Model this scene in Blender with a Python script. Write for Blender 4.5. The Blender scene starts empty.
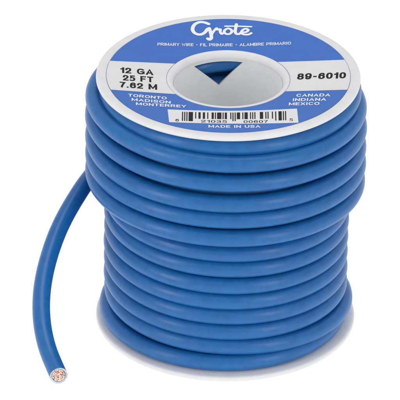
import bpy, math, random
from math import sin, cos, pi, sqrt, radians
random.seed(7)
C = bpy.context.scene.collection
S = bpy.context.scene
S.unit_settings.system = 'METRIC'
S.unit_settings.scale_length = 0.01          # one unit is one centimetre
R = 2.85                                     # flange radius, cm
H = 2.1124 * R                               # overall height of the spool
RHO = 0.0668 * R                             # radius of the insulated wire

# ------------------------------------------------------------------ camera
cam_d = bpy.data.cameras.new('camera'); cam = bpy.data.objects.new('camera', cam_d); C.objects.link(cam)
S.camera = cam
elev, dist, roll = 0.508627, 40.0 * R, 0.010640
aim = (-0.203864 * R, 0.0, H - 1.088496 * R)
cam.location = (aim[0], aim[1] - cos(elev) * dist, aim[2] + sin(elev) * dist)
from mathutils import Euler, Matrix, Vector
rot = Euler((pi / 2 - elev, 0, 0)).to_matrix() @ Matrix.Rotation(roll, 3, 'Z')
cam.rotation_euler = rot.to_euler()
cam_d.sensor_width = 36
cam_d.lens = 5227.2 / 400 * 36
cam_d.clip_start = 1; cam_d.clip_end = 2000

# ------------------------------------------------------------------ world, lamps, exposure
W = bpy.data.worlds.new('World'); S.world = W; W.use_nodes = True
bg = W.node_tree.nodes['Background']
bg.inputs['Color'].default_value = (0.985, 0.99, 1, 1)
bg.inputs['Strength'].default_value = 0.64
def softbox(loc, target, sx, sy, power, col):
    l = bpy.data.lights.new('softbox', 'AREA'); l.shape = 'RECTANGLE'; l.size = sx; l.size_y = sy
    l.energy = power; l.color = col
    o = bpy.data.objects.new('softbox', l); C.objects.link(o); o.location = loc
    o.rotation_euler = (Vector(target) - Vector(loc)).to_track_quat('-Z', 'Y').to_euler()
softbox((-66, -52, 32), (0, 0, 3), 20, 56, 17500, (1, 0.99, 0.975))
softbox((56, -62, 32), (0, 0, 3), 17, 56, 13000, (0.98, 0.99, 1))
softbox((6, 22, 88), (0, 0, 3), 50, 36, 15000, (1, 1, 1))  # extra overhead lamp, added to brighten the top flange
S.view_settings.view_transform = 'Standard'
S.view_settings.look = 'None'
S.view_settings.exposure = 0.0
S.view_settings.gamma = 1.0

# ------------------------------------------------------------------ materials
def mat(name, col, rough=0.4, spec=0.5, noise=0.0, nscale=8, bump=0.0, bscale=40, emit=0.0, sss=0.0, coat=0.0, metallic=0.0):
    m = bpy.data.materials.new(name); m.use_nodes = True
    nt = m.node_tree; b = nt.nodes['Principled BSDF']
    b.inputs['Base Color'].default_value = (*col, 1)
    b.inputs['Roughness'].default_value = rough
    b.inputs['Specular IOR Level'].default_value = spec
    b.inputs['Metallic'].default_value = metallic
    b.inputs['Coat Weight'].default_value = coat
    if sss:
        b.inputs['Subsurface Weight'].default_value = sss
        b.inputs['Subsurface Radius'].default_value = (0.3, 0.3, 0.3)
        b.inputs['Subsurface Scale'].default_value = 1.0
    tc = nt.nodes.new('ShaderNodeTexCoord')
    if noise:
        n = nt.nodes.new('ShaderNodeTexNoise'); n.inputs['Scale'].default_value = nscale
        n.inputs['Detail'].default_value = 5
        nt.links.new(tc.outputs['Object'], n.inputs['Vector'])
        mr = nt.nodes.new('ShaderNodeMapRange')
        mr.inputs['From Min'].default_value = 0.3; mr.inputs['From Max'].default_value = 0.7
        mr.inputs['To Min'].default_value = 1 - noise; mr.inputs['To Max'].default_value = 1 + noise
        nt.links.new(n.outputs['Fac'], mr.inputs['Value'])
        mx = nt.nodes.new('ShaderNodeVectorMath'); mx.operation = 'SCALE'
        mx.inputs[0].default_value = col
        nt.links.new(mr.outputs['Result'], mx.inputs['Scale'])
        nt.links.new(mx.outputs['Vector'], b.inputs['Base Color'])
        m2 = nt.nodes.new('ShaderNodeMapRange')
        m2.inputs['To Min'].default_value = rough - 0.09; m2.inputs['To Max'].default_value = rough + 0.11
        nt.links.new(n.outputs['Fac'], m2.inputs['Value']); nt.links.new(m2.outputs['Result'], b.inputs['Roughness'])
    if bump:
        n = nt.nodes.new('ShaderNodeTexNoise'); n.inputs['Scale'].default_value = bscale
        n.inputs['Detail'].default_value = 4
        nt.links.new(tc.outputs['Object'], n.inputs['Vector'])
        bp = nt.nodes.new('ShaderNodeBump'); bp.inputs['Strength'].default_value = bump
        bp.inputs['Distance'].default_value = 0.01
        nt.links.new(n.outputs['Fac'], bp.inputs['Height']); nt.links.new(bp.outputs['Normal'], b.inputs['Normal'])
    if emit:
        b.inputs['Emission Color'].default_value = (1, 1, 1, 1); b.inputs['Emission Strength'].default_value = emit
    return m
M_table = mat('white tabletop with added glow', (0.15, 0.15, 0.15), 0.8, 0.05, emit=0.93)  # glow added so the tabletop stays pure white and contact shadows fade
M_wire = mat('blue insulation', (0.011, 0.138, 0.410), 0.33, 0.45, noise=0.09, nscale=5, bump=0.16, bscale=16)
M_cutface = mat('cut insulation face', (0.56, 0.64, 0.72), 0.6, 0.3, noise=0.25, nscale=30)
M_copper = mat('bright copper', (0.92, 0.68, 0.58), 0.5, 0.5, metallic=0.15, noise=0.30, nscale=22)
M_plastic = mat('white polystyrene', (0.80, 0.80, 0.805), 0.42, 0.35, noise=0.03, nscale=2.5, bump=0.10, bscale=7, sss=0.12)
M_tube = mat('white plastic tube', (0.93, 0.935, 0.945), 0.6, 0.3, noise=0.02, nscale=4, sss=0.4)
M_blue = mat('printed blue paper', (0.043, 0.158, 0.560), 0.45, 0.35, noise=0.03, nscale=3, bump=0.05, bscale=5)
M_grey = mat('grey paper', (0.78, 0.78, 0.785), 0.5, 0.3, noise=0.015, nscale=3)
M_whitep = mat('white paper', (0.82, 0.82, 0.83), 0.5, 0.3)
M_ink = mat('black ink', (0.022, 0.022, 0.025), 0.7, 0.15)
M_print = mat('white print', (0.90, 0.915, 0.94), 0.6, 0.2)

# ------------------------------------------------------------------ helpers
def link(name, verts, faces, mats, parent=None, smooth=True, fm=None):
    me = bpy.data.meshes.new(name); me.from_pydata([tuple(v) for v in verts], [], faces)
    for m in (mats if isinstance(mats, (list, tuple)) else [mats]): me.materials.append(m)
    if fm: me.polygons.foreach_set('material_index', fm)
    if smooth: me.polygons.foreach_set('use_smooth', [True] * len(me.polygons))
    me.update()
    o = bpy.data.objects.new(name, me); C.objects.link(o)
    if parent: o.parent = parent
    return o
def empty(name, loc, label, cat):
    o = bpy.data.objects.new(name, None); C.objects.link(o); o.location = loc
    o['label'] = label; o['category'] = cat
    return o
def lathe(name, prof, m, parent, n=256, closed=True):
    """revolve (r, z) points; the profile closes on itself"""
    V, F = [], []
    k = len(prof)
    for i in range(n):
        a = 2 * pi * i / n
        for r, z in prof: V.append((r * sin(a), -r * cos(a), z))
    for i in range(n):
        j = (i + 1) % n
        for q in range(k if closed else k - 1):
            q2 = (q + 1) % k
            F.append((i * k + q, j * k + q, j * k + q2, i * k + q2))
    o = link(name, V, F, m, parent)
    return o
def sharp(o, ang=35):
    me = o.data
    import bmesh
    bm = bmesh.new(); bm.from_mesh(me)
    bmesh.ops.recalc_face_normals(bm, faces=bm.faces)
    for e in bm.edges:
        if len(e.link_faces) == 2 and e.calc_face_angle(0) > radians(ang): e.smooth = False
    bm.to_mesh(me); bm.free()

# ------------------------------------------------------------------ the surface it stands on
tn = 96
tv = [(0, 0, 0)] + [(400 * cos(2 * pi * i / tn), 400 * sin(2 * pi * i / tn), 0) for i in range(tn)]
table = link('tabletop', tv, [(0, 1 + i, 1 + (i + 1) % tn) for i in range(tn)], M_table, smooth=False)
table['kind'] = 'structure'

# ------------------------------------------------------------------ the spool
spool = empty('wire_spool', (0, 0, 0), 'white plastic spool with round blue paper label, wound full of blue wire', 'spool')
TOP = H
def top_z(r):                                # the top flange is slightly dished; r and result in flange radii
    return -0.040 + (min(max(r, 0.466), 0.92) - 0.466) / 0.454 * 0.036
def P(*a): return [(r * R, TOP + z * R) for r, z in a]
flange_prof = P((0.413, -0.100), (0.413, -0.085), (0.415, -0.072), (0.421, -0.058), (0.430, -0.046), (0.441, -0.037),
    (0.452, -0.033), (0.460, -0.0335), (0.465, -0.037), (0.467, -0.042),
    (0.60, top_z(.60) - .002), (0.75, top_z(.75) - .002), (0.922, top_z(.92) - .002), (0.9245, -0.0035), (0.927, -0.0005), (0.931, 0.0005),
    (0.95, 0.001), (0.975, 0.0005), (0.988, -0.002), (0.996, -0.007), (0.999, -0.013), (1.0, -0.020), (0.999, -0.028), (0.996, -0.034),
    (0.990, -0.038), (0.975, -0.040), (0.90, -0.044), (0.75, -0.056), (0.60, -0.070), (0.475, -0.082), (0.445, -0.100))
fl = lathe('flange', flange_prof, M_plastic, spool); sharp(fl, 50)
def Q(*a): return [(r * R, z * R) for r, z in a]
low = Q((0.413, 0.10), (0.413, 0.05), (0.42, 0.03), (0.44, 0.012), (0.466, 0.010), (0.92, 0.010), (0.93, 0.002), (0.95, 0.0), (0.975, 0.0), (0.99, 0.003),
    (0.997, 0.009), (1.0, 0.018), (1.0, 0.030), (0.997, 0.038), (0.990, 0.043), (0.975, 0.045), (0.90, 0.045), (0.60, 0.045), (0.47, 0.045), (0.445, 0.10))
fl2 = lathe('flange', low, M_plastic, spool); sharp(fl2, 50)

# centre tube with the V-shaped notch under its top rim
RI, RO = 0.4122 * R, 0.438 * R
aL, aP, aR_ = radians(38.7), radians(9.4), radians(-15.8)     # angles from due back, positive to the left
zt = TOP - 0.080 * R; zb = 0.08 * R
zn = TOP - 0.104 * R; za = TOP - 0.312 * R
angs = sorted(set([2 * pi * i / 240 - pi for i in range(240)] + [aL, aP, aR_] + [aR_ + (aL - aR_) * i / 40 for i in range(41)]))
def low_edge(a):
    if aR_ < a < aL:
        t = (a - aR_) / (aP - aR_) if a < aP else (aL - a) / (aL - aP)
        return zn + (za - zn) * t
    return zn
V, F = [], []
def tp(r, a, z): V.append((-r * sin(a), r * cos(a), z)); return len(V) - 1
cols = []
NB = 8
for a in angs:
    le = low_edge(a)
    zi = [zt, zn] + [le + (zb - le) * j / NB for j in range(NB + 1)]
    cols.append(([tp(RI, a, z) for z in zi], [tp(RO, a, z) for z in zi], a))
for i in range(len(cols)):
    A, B = cols[i], cols[(i + 1) % len(cols)]
    mid = (A[2] + B[2]) / 2 if B[2] > A[2] else pi
    for j in range(len(A[0]) - 1):
        if j == 1: continue
        F.append((A[0][j], B[0][j], B[0][j + 1], A[0][j + 1]))
        F.append((A[1][j + 1], B[1][j + 1], B[1][j], A[1][j]))
    if aR_ - 1e-6 < mid < aL + 1e-6:
        F.append((A[0][1], B[0][1], B[1][1], A[1][1]))
        F.append((A[0][2], A[1][2], B[1][2], B[0][2]))
    else:
        pass
import bmesh
tube = link('hub', V, F, M_tube, spool)
bm = bmesh.new(); bm.from_mesh(tube.data)
bmesh.ops.remove_doubles(bm, verts=bm.verts, dist=1e-5)
bmesh.ops.recalc_face_normals(bm, faces=bm.faces)
for e in bm.edges:
    if len(e.link_faces) != 2 or e.calc_face_angle(0) > radians(40): e.smooth = False
bm.to_mesh(tube.data); bm.free()

# ------------------------------------------------------------------ the printed label on the top flange
def lz(u, v, off): return TOP + (top_z(sqrt(u * u + v * v)) ) * R + off
def LP(u, v, off=0.0): return (u * R, v * R, lz(u, v, off))
V, F = [], []
n, k = 256, 10
for i in range(n):
    a = 2 * pi * i / n
    for j in range(k):
        r = 0.4685 + (0.9215 - 0.4685) * j / (k - 1)
        V.append(LP(r * cos(a), r * sin(a), 0.004))
for i in range(n):
    for j in range(k - 1):
        F.append((i * k + j, i * k + j + 1, ((i + 1) % n) * k + j + 1, ((i + 1) % n) * k + j))
label = link('label', V, F, M_blue, spool)
label['label'] = 'round blue paper label with white and black print'
def strip(bl, tl, sgn, m):
    """grey band from the hub ring to the outer edge; bl and tl are (v at inner, u inner, v outer, u outer)"""
    V, F = [], []; NS, NT = 20, 10
    def line(L, u): return L[0] + (L[2] - L[0]) * (abs(u) - L[1]) / (L[3] - L[1])
    for t in range(NT + 1):
        f = t / NT
        vv = lambda u: line(bl, u) * (1 - f) + line(tl, u) * f
        ends = []
        for rr in (0.4695, 0.9205):
            u = rr
            for _ in range(12): u = sqrt(rr * rr - vv(u) ** 2)
            ends.append(u)
        for s in range(NS + 1):
            u = ends[0] + (ends[1] - ends[0]) * s / NS
            V.append(LP(sgn * u, vv(u), 0.0055))
    for t in range(NT):
        for s in range(NS):
            q = t * (NS + 1) + s
            F.append((q, q + 1, q + NS + 2, q + NS + 1) if sgn > 0 else (q, q + NS + 1, q + NS + 2, q + 1))
    return link('text_panel', V, F, m, label)
strip((-0.2552, 0.430, -0.2614, 0.866), (0.2315, 0.496, 0.2049, 0.905), -1, M_grey)
strip((-0.1907, 0.419, -0.2233, 0.914), (0.2813, 0.423, 0.2635, 0.871), 1, M_grey)
V, F = [], []
c00, c10, c01, c11 = (-0.4390, -0.7600), (0.5214, -0.7520), (-0.4529, -0.5336), (0.5133, -0.5018)
NS, NT = 40, 8
for t in range(NT + 1):
    for s in range(NS + 1):
        a, b = s / NS, t / NT
        V.append(LP(*[(c00[q] * (1 - a) + c10[q] * a) * (1 - b) + (c01[q] * (1 - a) + c11[q] * a) * b for q in (0, 1)], 0.0055))
for t in range(NT):
    for s in range(NS):
        q = t * (NS + 1) + s; F.append((q, q + 1, q + NS + 2, q + NS + 1))
link('text_panel', V, F, M_whitep, label)

def catmull(pts, n=8):
    out = []
    for i in range(len(pts) - 1):
        p = [pts[max(i - 1, 0)], pts[i], pts[i + 1], pts[min(i + 2, len(pts) - 1)]]
        for s in range(n):
            f = s / n
            out.append(tuple(0.5 * (2 * p[1][d] + (p[2][d] - p[0][d]) * f + (2 * p[0][d] - 5 * p[1][d] + 4 * p[2][d] - p[3][d]) * f * f + (3 * p[1][d] - p[0][d] - 3 * p[2][d] + p[3][d]) * f ** 3) for d in range(len(p[0]))))
    out.append(tuple(pts[-1])); return out
def oval(cx, cy, rx, ry, a0=0, a1=360, n=28, pw=2.35):
    o = []
    for i in range(n + 1):
        a = radians(a0 + (a1 - a0) * i / n); c_, s_ = cos(a), sin(a)
        o.append((cx + rx * math.copysign(abs(c_) ** (2 / pw), c_), cy + ry * math.copysign(abs(s_) ** (2 / pw), s_)))
    return o
def cm(*p): return catmull(list(p), 5)
def bowl(x0, y0, y1, xe, x1): return [(x0, y1), (xe, y1)] + [(xe + (x1 - xe) * sin(pi * i / 10), (y0 + y1) / 2 + (y1 - y0) / 2 * cos(pi * i / 10)) for i in range(1, 10)] + [(xe, y0), (x0, y0)]
SS = cm((1, .80), (.84, .95), (.5, 1), (.14, .94), (.03, .76), (.16, .59), (.5, .51), (.86, .42), (.98, .24), (.86, .06), (.5, 0), (.14, .05), (0, .22))
GL = {  # width, centre lines in a unit box
 '0': (.62, [oval(.5, .5, .5, .5)]), 'O': (.80, [oval(.5, .5, .5, .5)]),
 '1': (.40, [[(1, 0), (1, 1)], [(1, .86), (0, .76)]]),
 '2': (.62, [cm((0, .70), (.08, .90), (.5, 1), (.92, .88), (.96, .68), (.78, .46), (.25, .20), (.03, 0)) + [(1, 0)]]),
 '3': (.62, [cm((0, .80), (.2, .96), (.5, 1), (.88, .92), (.92, .70), (.72, .55), (.4, .52)), cm((.4, .52), (.85, .47), (1, .27), (.85, .06), (.5, 0), (.15, .05), (0, .22))]),
 '5': (.62, [[(.95, 1), (.16, 1), (.08, .56)] + cm((.08, .56), (.3, .64), (.6, .64), (.93, .52), (1, .31), (.88, .08), (.5, 0), (.2, .01), (.0, .06))]),
 '6': (.62, [cm((.95, .80), (.82, .95), (.55, 1), (.18, .90), (.02, .60), (.02, .35)), oval(.5, .31, .5, .31)]),
 '7': (.60, [[(0, 1), (1, 1)] + cm((1, 1), (.65, .60), (.45, .30), (.36, 0))]),
 '8': (.62, [oval(.5, .755, .44, .245), oval(.5, .265, .5, .265)]),
 '9': (.62, [cm((.05, .20), (.18, .05), (.45, 0), (.82, .10), (.98, .40), (.98, .65)), oval(.5, .69, .5, .31)]),
 '-': (.40, [[(.15, .42), (.85, .42)]]), '.': (.24, [[(.45, .02), (.55, .02)]]), '\u2022': (.46, [[(.30, .44), (.70, .44)], [(.30, .56), (.70, .56)]]), ' ': (.34, []),
 'A': (.78, [[(.01, 0), (.5, 1), (.99, 0)], [(.20, .30), (.80, .30)]]),
 'B': (.72, [bowl(0, .52, 1, .6, .92), bowl(0, 0, .52, .62, 1), [(0, 0), (0, 1)]]),
 'C': (.76, [oval(.52, .5, .52, .5, 42, 318)]),
 'D': (.76, [bowl(0, 0, 1, .45, 1), [(0, 0), (0, 1)]]),
 'E': (.64, [[(1, 1), (0, 1), (0, 0), (1, 0)], [(0, .52), (.9, .52)]]),
 'F': (.62, [[(1, 1), (0, 1), (0, 0)], [(0, .50), (.85, .50)]]),
 'G': (.80, [oval(.5, .5, .5, .5, 42, 318) , [(.98, .12), (.98, .46), (.58, .46)]]),
 'I': (.22, [[(.5, 0), (.5, 1)]]),
 'L': (.60, [[(0, 1), (0, 0), (1, 0)]]),
 'M': (.88, [[(0, 0), (0, 1)], [(.02, .98), (.5, .14), (.98, .98)], [(1, 0), (1, 1)]]),
 'N': (.74, [[(0, 0), (0, 1)], [(.02, .96), (.98, .04)], [(1, 0), (1, 1)]]),
 'P': (.70, [bowl(0, .42, 1, .6, 1), [(0, 0), (0, 1)]]),
 'R': (.74, [bowl(0, .45, 1, .6, .96), [(0, 0), (0, 1)], [(.55, .45), (.95, 0)]]),
 'S': (.70, [SS]),
 'T': (.68, [[(0, 1), (1, 1)], [(.5, 0), (.5, 1)]]),
 'U': (.74, [[(0, 1)] + [(.5 - .5 * cos(pi * i / 12), .33 - .33 * sin(pi * i / 12)) for i in range(13)] + [(1, 1)]]),
 'W': (1.02, [[(0, 1), (.26, 0), (.5, .86), (.74, 0), (1, 1)]]),
 'X': (.74, [[(.02, 0), (.98, 1)], [(.02, 1), (.98, 0)]]),
 'Y': (.74, [[(0, 1), (.5, .45), (1, 1)], [(.5, 0), (.5, .5)]])}
def write(text, u0, v0, u1, v1, cap, m, T=0.09, curve=None, gap=0.13):
    """thick-stroke capitals laid on the label; T is half the stroke width over the capital height"""
    strokes, x = [], 0.0
    word = 0
    for ch in text:
        w, ls = GL[ch]
        word += ch == ' '
        for ln in ls:
            strokes.append([word] + [(x + T + px * (w - 2 * T), T + py * (1 - 2 * T)) for px, py in ln])
        x += w + gap
    W_ = x - gap
    L = sqrt((u1 - u0) ** 2 + (v1 - v0) ** 2)
    kx = L / W_ / cap                                             # horizontal stretch of the lettering
    du, dv = ((u1 - u0) / L, (v1 - v0) / L) if not curve else (1, 0)
    def put(px, py, off):
        a = px / W_; h = py * cap
        if curve:
            g = min(max(a, 0), 1) * (len(curve) - 1); i = min(int(g), len(curve) - 2); f = g - i
            ex = lambda a, c: (2 * a[0] - c[0], 2 * a[1] - c[1]); p = [curve[i - 1] if i else ex(curve[0], curve[1]), curve[i], curve[i + 1], curve[i + 2] if i + 2 < len(curve) else ex(curve[-1], curve[-2])]
            q = [0.5 * (2 * p[1][d] + (p[2][d] - p[0][d]) * f + (2 * p[0][d] - 5 * p[1][d] + 4 * p[2][d] - p[3][d]) * f * f + (3 * p[1][d] - p[0][d] - 3 * p[2][d] + p[3][d]) * f ** 3) for d in (0, 1)]
            return LP(q[0], q[1] + h, off)
        return LP(u0 + du * L * a - dv * h, v0 + dv * L * a + du * h, off)
    for wd in range(word + 1):
        V, F = [], []
        for si, st in enumerate(q[1:] for q in strokes if q[0] == wd):
            ribbon(V, F, si, st, T, kx, put)
        o = link('lettering', V, F, m, label, smooth=False)
        b = bmesh.new(); b.from_mesh(o.data)
        for f in b.faces:
            if f.normal.z < 0: f.normal_flip()
        b.to_mesh(o.data); b.free()
def ribbon(V, F, si, st, T, kx, put):
    if True:
        off = 0.0070 + 0.0001 * (si % 5)
        st = [p for i, p in enumerate(st) if i == 0 or math.hypot(p[0] - st[i - 1][0], p[1] - st[i - 1][1]) > 1e-4]
        closed = math.hypot(st[0][0] - st[-1][0], st[0][1] - st[-1][1]) < 1e-3
        if closed: st = st[:-1]
        n = len(st)
        def dirn(p, q): d = math.hypot(q[0] - p[0], q[1] - p[1]); return ((q[0] - p[0]) / d, (q[1] - p[1]) / d)
        base = len(V)
        for i in range(n):
            din = dirn(st[i - 1], st[i]) if (i > 0 or closed) else None
            dou = dirn(st[i], st[(i + 1) % n]) if (i < n - 1 or closed) else None
            px, py = st[i]
            if din is None: px -= dou[0] * T; py -= dou[1] * T; din = dou
            elif dou is None: px += din[0] * T; py += din[1] * T; dou = din
            n1 = (-din[1], din[0]); n2 = (-dou[1], dou[0])
            mx, my = n1[0] + n2[0], n1[1] + n2[1]; ml = math.hypot(mx, my)
            mx /= ml; my /= ml; k = T / max(mx * n1[0] + my * n1[1], 0.62)
            # a horizontal stretch thins nothing: keep the stroke even by shrinking its x offset
            V.append(put(px + mx * k / max(kx, .6) ** .5, py + my * k, off)); V.append(put(px - mx * k / max(kx, .6) ** .5, py - my * k, off))
        for i in range(n if closed else n - 1):
            j = (i + 1) % n
            F.append((base + 2 * i, base + 2 * i + 1, base + 2 * j + 1, base + 2 * j))
for t in [('12 GA', -0.8161, 0.0260, -0.5668, 0.0300, 0.090), ('25 FT', -0.7936, -0.0930, -0.5653, -0.0870, 0.090),
          ('7.62 M', -0.8172, -0.2100, -0.536, -0.2060, 0.092), ('89-6010', 0.5191, -0.0100, 0.8849, -0.0340, 0.098)]:
    write(*t, M_ink, 0.098)
for t in [('TORONTO', -0.7515, -0.355, -0.4621, -0.3614, 0.0470), ('MADISON', -0.7242, -0.424, -0.4315, -0.4292, 0.0460),
          ('MONTERREY', -0.6895, -0.4930, -0.3136, -0.4860, 0.0460), ('CANADA', 0.5098, -0.2951, 0.7627, -0.3184, 0.0480),
          ('INDIANA', 0.4812, -0.3685, 0.7316, -0.3879, 0.0480), ('MEXICO', 0.4521, -0.4395, 0.6804, -0.4543, 0.0480),
          ('MADE IN USA', -0.1466, -0.8346, 0.2382, -0.8301, 0.047)]:
    write(*t, M_print, 0.088)
write('PRIMARY WIRE \u2022 FIL PRIMAIRE \u2022 ALAMBRE PRIMARIO', 0, 0, 1, 0, 0.042, M_print, 0.072,
      curve=[(-0.5409, 0.492), (-0.2927, 0.5095), (-0.0406, 0.5221), (0.2192, 0.5303), (0.4790, 0.5351)])
for t in [('6', -0.3919, -0.7420, -0.3674, -0.7420, 0.046), ('21035', -0.2025, -0.7440, -0.0094, -0.7430, 0.046),
          ('00607', 0.1132, -0.7420, 0.2951, -0.7410, 0.046), ('5', 0.4549, -0.7200, 0.4809, -0.7195, 0.046)]:
    write(*t, M_ink, 0.075)

# bar code stripes
codes = ['0001101', '0011001', '0010011', '0111101', '0100011', '0110001', '0101111', '0111011', '0110111', '0001011']
inv_ = lambda s: ''.join('1' if c == '0' else '0' for c in s)
digits = '621035006075'
bits = '101' + ''.join(codes[int(d)] for d in digits[:6]) + '01010' + ''.join(inv_(codes[int(d)]) for d in digits[6:]) + '101'
V, F = [], []
i = 0
while i < 95:
    if bits[i] == '1':
        j = i
        while j < 95 and bits[j] == '1': j += 1
        tall = i < 10 or 45 <= i < 50 or i >= 85
        fa = lambda q: -0.3451 + (0.4308 + 0.3451) * q / 95
        a0, a1 = fa(i) + 0.0004, fa(j) + 0.0006
        def top(u): return -0.5633 + (u + 0.3451) / 0.776 * 0.0250
        def bot(u): return (-0.716 if tall else -0.680) + (u + 0.3451) / 0.776 * 0.012 - (0.012 if i < 10 else 0)
        q = len(V)
        V += [LP(a0, bot(a0), .007), LP(a1, bot(a1), .007), LP(a1, (top(a1) + bot(a1)) / 2, .007), LP(a1, top(a1), .007), LP(a0, top(a0), .007), LP(a0, (top(a0) + bot(a0)) / 2, .007)]
        F += [(q, q + 1, q + 2, q + 5), (q + 5, q + 2, q + 3, q + 4)]
        i = j
    else: i += 1
link('barcode', V, F, M_ink, label, smooth=False)

# brush-script wordmark, drawn as thick strokes
strokes = [
 ([(-0.1521, 0.8408), (-0.1799, 0.860), (-0.2146, 0.8656), (-0.2491, 0.8432), (-0.2695, 0.8009), (-0.2746, 0.7538), (-0.2635, 0.7121), (-0.2365, 0.6861), (-0.2059, 0.688), (-0.1792, 0.7186), (-0.1617, 0.7631), (-0.1472, 0.7784)], .0150),
 ([(-0.1472, 0.7784), (-0.1393, 0.7365), (-0.1314, 0.6788), (-0.1312, 0.6339), (-0.1449, 0.6144), (-0.1573, 0.6283)], .0145),
 ([(-0.1314, 0.6788), (-0.114, 0.7333), (-0.0904, 0.7807), (-0.0841, 0.7605), (-0.0619, 0.7671), (-0.0626, 0.7322), (-0.0525, 0.7006), (-0.0364, 0.7156)], .0115),
 ([(-0.0364, 0.7156), (-0.0300, 0.7350)], .010),
 ([(-0.0058, 0.7802), (-0.0258, 0.7594), (-0.0318, 0.7273), (-0.0157, 0.7002), (0.0096, 0.7021), (0.0265, 0.7314), (0.0203, 0.7647), (0.0019, 0.7803), (-0.0058, 0.7802)], .0115),
 ([(0.0225, 0.7459), (0.0549, 0.7462)], .009),
 ([(0.0618, 0.8423), (0.0572, 0.7928), (0.0526, 0.7419), (0.0603, 0.7057), (0.0817, 0.7015), (0.1009, 0.7254)], .0130),
 ([(-0.0243, 0.8137), (0.0741, 0.8138), (0.1763, 0.808)], .0090),
 ([(0.1063, 0.7256), (0.1355, 0.730), (0.1524, 0.7552), (0.1401, 0.7762), (0.1171, 0.7685), (0.1009, 0.7349), (0.1078, 0.703), (0.1323, 0.6928), (0.1584, 0.697), (0.1753, 0.7142)], .0115)]
import numpy as np
cell = 0.0016
gx = np.arange(-0.300, 0.200, cell); gy = np.arange(0.590, 0.895, cell)
GX, GY = np.meshgrid(gx, gy)
D = np.full(GX.shape, -1.0)
for pts, w in strokes:
    cp = catmull(pts, 6) if len(pts) > 2 else pts
    for a, c in zip(cp, cp[1:]):
        dx, dy = c[0] - a[0], c[1] - a[1]; L2 = dx * dx + dy * dy
        if L2 < 1e-12: continue
        t = np.clip(((GX - a[0]) * dx + (GY - a[1]) * dy) / L2, 0, 1)
        D = np.maximum(D, w * 0.96 - np.hypot(GX - a[0] - t * dx, (GY - a[1] - t * dy) / 1.12))
V, F, key = [], [], {}
def vert(i, j, e):
    """corner (e = 0) or the crossing on the edge towards +x (1) or +y (2)"""
    if (i, j, e) in key: return key[(i, j, e)]
    u, v = gx[j], gy[i]
    if e == 1: u += cell * D[i, j] / (D[i, j] - D[i, j + 1])
    if e == 2: v += cell * D[i, j] / (D[i, j] - D[i + 1, j])
    key[(i, j, e)] = len(V); V.append(LP(float(u), float(v), 0.008)); return key[(i, j, e)]
for i in range(len(gy) - 1):
    for j in range(len(gx) - 1):
        q = (D[i, j] > 0, D[i, j + 1] > 0, D[i + 1, j + 1] > 0, D[i + 1, j] > 0)
        if not any(q): continue
        f = []
        for c_, corner, edge in ((0, (i, j, 0), (i, j, 1)), (1, (i, j + 1, 0), (i, j + 1, 2)), (2, (i + 1, j + 1, 0), (i + 1, j, 1)), (3, (i + 1, j, 0), (i, j, 2))):
            if q[c_]: f.append(vert(*corner))
            if q[c_] != q[(c_ + 1) % 4]: f.append(vert(*edge))
        if len(f) > 2: F.append(tuple(f))
lg = link('logo', V, F, M_print, label, smooth=False)
b = bmesh.new(); b.from_mesh(lg.data)
for f in b.faces:
    if f.normal.z < 0: f.normal_flip()
b.to_mesh(lg.data); b.free()

# ------------------------------------------------------------------ the wire
wire = empty('electrical_wire', (0, 0, 0), 'blue insulated copper wire wound on the spool, its cut end curving free', 'wire')
def smoothstep(t): return t * t * (3 - 2 * t)
def coil(keys, per=112):
    """keys: (turn number, radius, height below the top, both in flange radii); whole turns lie at the front"""
    out = []
    k0, k1 = keys[0][0], keys[-1][0]
    n = int((k1 - k0) * per)
    ph = random.uniform(0, 6)
    for i in range(n + 1):
        t = k0 + (k1 - k0) * i / n
        for q in range(len(keys) - 1):
            if keys[q][0] <= t <= keys[q + 1][0] + 1e-9: break
        A, B = keys[q], keys[q + 1]
        f = (t - A[0]) / (B[0] - A[0])
        r = A[1] + (B[1] - A[1]) * smoothstep(f); z = A[2] + (B[2] - A[2]) * f
        r += 0.0022 * sin(2.3 * 2 * pi * t * 0.37 + ph) + 0.0014 * sin(9.1 * t + ph * 2)
        z += 0.0026 * sin(5.3 * t + ph * 3) + 0.0015 * sin(13.7 * t + ph)
        out.append((r * R * sin(2 * pi * t) - 0.014 * R * min(max((r - .95) / .05, 0), 1), -r * R * cos(2 * pi * t), TOP + z * R))
    return out
def tube_mesh(pts, rad, n=24, cut=None):
    V, F = [], []
    P_ = [Vector(p) for p in pts]; m = len(P_)
    T = [(P_[min(i + 1, m - 1)] - P_[max(i - 1, 0)]).normalized() for i in range(m)]
    u = T[0].orthogonal().normalized()
    for i in range(m):
        u = (u - T[i] * u.dot(T[i])).normalized(); w = T[i].cross(u)
        for j in range(n):
            a = 2 * pi * j / n; p = P_[i] + (u * cos(a) + w * sin(a)) * rad
            if cut is not None and i == m - 1:
                p = p - T[i] * ((p - P_[i]).dot(cut) / T[i].dot(cut))
            V.append(p)
    for i in range(m - 1):
        for j in range(n):
            a, b2 = i * n + j, i * n + (j + 1) % n
            F.append((a, b2, b2 + n, a + n))
    return V, F, P_, T
allV, allF = [], []
def add(V, F, rev=False):
    o = len(allV); allV.extend(V); allF.extend([tuple(q + o for q in f) for f in F])
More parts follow.
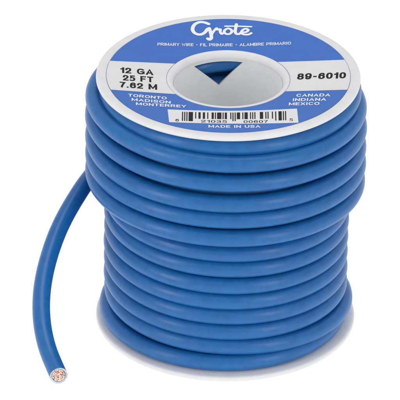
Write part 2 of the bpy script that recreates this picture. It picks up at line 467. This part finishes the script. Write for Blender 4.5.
# hidden lower layers on the hub, three of them, then the visible one
def layer(r, z0, z1, turns, t0):
    return [(t0, r, z0), (t0 + turns, r, z1)]
add(*tube_mesh(coil([(0.3, 0.515, -0.150), (0.5, 0.515, -0.172), (1.5, 0.525, -0.352), (13.5, 0.515, -2.0)], 80), RHO, 16)[:2])
add(*tube_mesh(coil(layer(0.628, -0.155, -2.000, 13.7, 0.10), 80), RHO, 12)[:2])
add(*tube_mesh(coil(layer(0.750, -0.135, -2.000, 13.8, 0.60), 80), RHO, 12)[:2])
V4 = [(0.55, 0.862, -0.215)] + [(i + 1, 0.872, z) for i, z in enumerate([-0.262, -0.394, -0.527, -0.660, -0.793, -0.926, -1.0595, -1.1919, -1.3335, -1.4703, -1.6015, -1.7383, -1.865])]
V4 += [(13.25, 0.912, -1.925), (13.5, 0.918, -1.965), (13.75, 0.908, -2.000), (14, 0.886, -2.0002), (14.3, 0.874, -2.0002), (14.6, 0.868, -2.0003)]
add(*tube_mesh(coil(V4), RHO, 24)[:2])
# the top winding and the free end, one piece
V5 = [(-0.55, 0.885, -0.113), (0.0, 0.934, -0.1155), (0.55, 0.958, -0.145), (0.80, 1.000, -0.178), (1, 1.002, -0.221), (2, 1.003, -0.3861), (3, 1.003, -0.5603), (4, 1.003, -0.6968), (5, 1.003, -0.8509), (5.67, 1.002, -0.940)]
up = coil(V5)
tail = [(-1.070, 0.090, -0.982), (-1.114, -0.02, -1.001), (-1.2, -0.22, -1.056), (-1.276, -0.42, -1.128), (-1.327, -0.6, -1.201), (-1.364, -0.79, -1.266),
        (-1.385, -0.97, -1.336), (-1.386, -1.15, -1.405), (-1.368, -1.32, -1.478), (-1.327, -1.49, -1.545), (-1.283, -1.62, -1.582), (-1.237, -1.76, -1.608)]
tl = catmull([tuple(q / R for q in (up[-1][0], up[-1][1], up[-1][2] - TOP))] + tail, 12)
path = up + [(x * R, y * R, TOP + z * R) for x, y, z in tl[1:]]
# relax the join
for _ in range(60):
    s = list(path)
    for i in range(len(up) - 14, len(path) - 3):
        s[i] = tuple((path[i - 1][d] + 2 * path[i][d] + path[i + 1][d]) / 4 for d in range(3))
    path = s
view = Vector((0, -cos(elev), sin(elev)))
V, F, PP, TT = tube_mesh(path, RHO, 32, cut=None)
cutn = (TT[-1] + view * 0.45).normalized()
V, F, PP, TT = tube_mesh(path, RHO, 32, cut=cutn)
add(V, F)
# insulation face: ring from outer edge to the conductor, then a short bore
endc, endt = PP[-1], TT[-1]
o = len(allV) - 32
ring0 = list(range(o, o + 32))
def endring(scale, back):
    base = len(allV)
    for j in range(32):
        p = allV[o + j]; allV.append(endc + (Vector(p) - endc) * scale - endt * back)
    return list(range(base, base + 32))
nf0 = len(allF)
ra = endring(0.965, -0.004); rb = endring(0.79, -0.003); rc = endring(0.78, 0.12)
for A, B in ((ring0, ra), (ra, rb), (rb, rc)):
    for j in range(32): allF.append((A[j], A[(j + 1) % 32], B[(j + 1) % 32], B[j]))
allF.append(tuple(rc))
fm = [0] * nf0 + [1] * (len(allF) - nf0)
ins = link('insulation', allV, allF, [M_wire, M_cutface], wire, fm=fm)
# conductor: fine strands, pressed out of round by the cutter
cw = cutn
ux = endt.orthogonal().normalized(); uy = endt.cross(ux)
sr = RHO * 0.103
V, F = [], []
spots = []
for n_, rr_ in ((1, 0), (6, 0.205), (12, 0.41), (19, 0.64)):
    for q in range(n_):
        an = 2 * pi * (q + random.uniform(-.18, .18)) / n_ + n_ * .7
        rj = rr_ + random.uniform(-.015, .015)
        spots.append((RHO * rj * cos(an), RHO * rj * sin(an)))
for (a, b_) in spots:
    c = endc + ux * a + uy * b_
    ext = random.uniform(-0.012, 0.006)
    sa, sb, sq = random.uniform(.95, 1.3), random.uniform(.85, 1.1), random.uniform(0, pi)
    tilt = (ux * random.uniform(-.35, .35) + uy * random.uniform(-.35, .35))
    rings = []
    for rr, s in ((1.0, -0.10), (1.0, ext - 0.003), (0.9, ext)):
        base = len(V)
        for j in range(9):
            an = 2 * pi * j / 9
            ex, ey = cos(an) * sa, sin(an) * sb
            p = c + (ux * (ex * cos(sq) - ey * sin(sq)) + uy * (ex * sin(sq) + ey * cos(sq))) * sr * rr
            t_ = (p - c).dot(tilt) if s > -.09 else 0
            p = p - endt * ((p - endc).dot(cw) / endt.dot(cw)) + endt * (s + t_)
            V.append(p)
        rings.append(list(range(base, base + 9)))
    for A, B in zip(rings, rings[1:]):
        for j in range(9): F.append((A[j], A[(j + 1) % 9], B[(j + 1) % 9], B[j]))
    F.append(tuple(rings[-1]))
link('copper_strands', V, F, M_copper, wire, smooth=False)
for ob in (ins,):
    bm = bmesh.new(); bm.from_mesh(ob.data); bmesh.ops.recalc_face_normals(bm, faces=bm.faces); bm.to_mesh(ob.data); bm.free()
sharp(ins, 60)
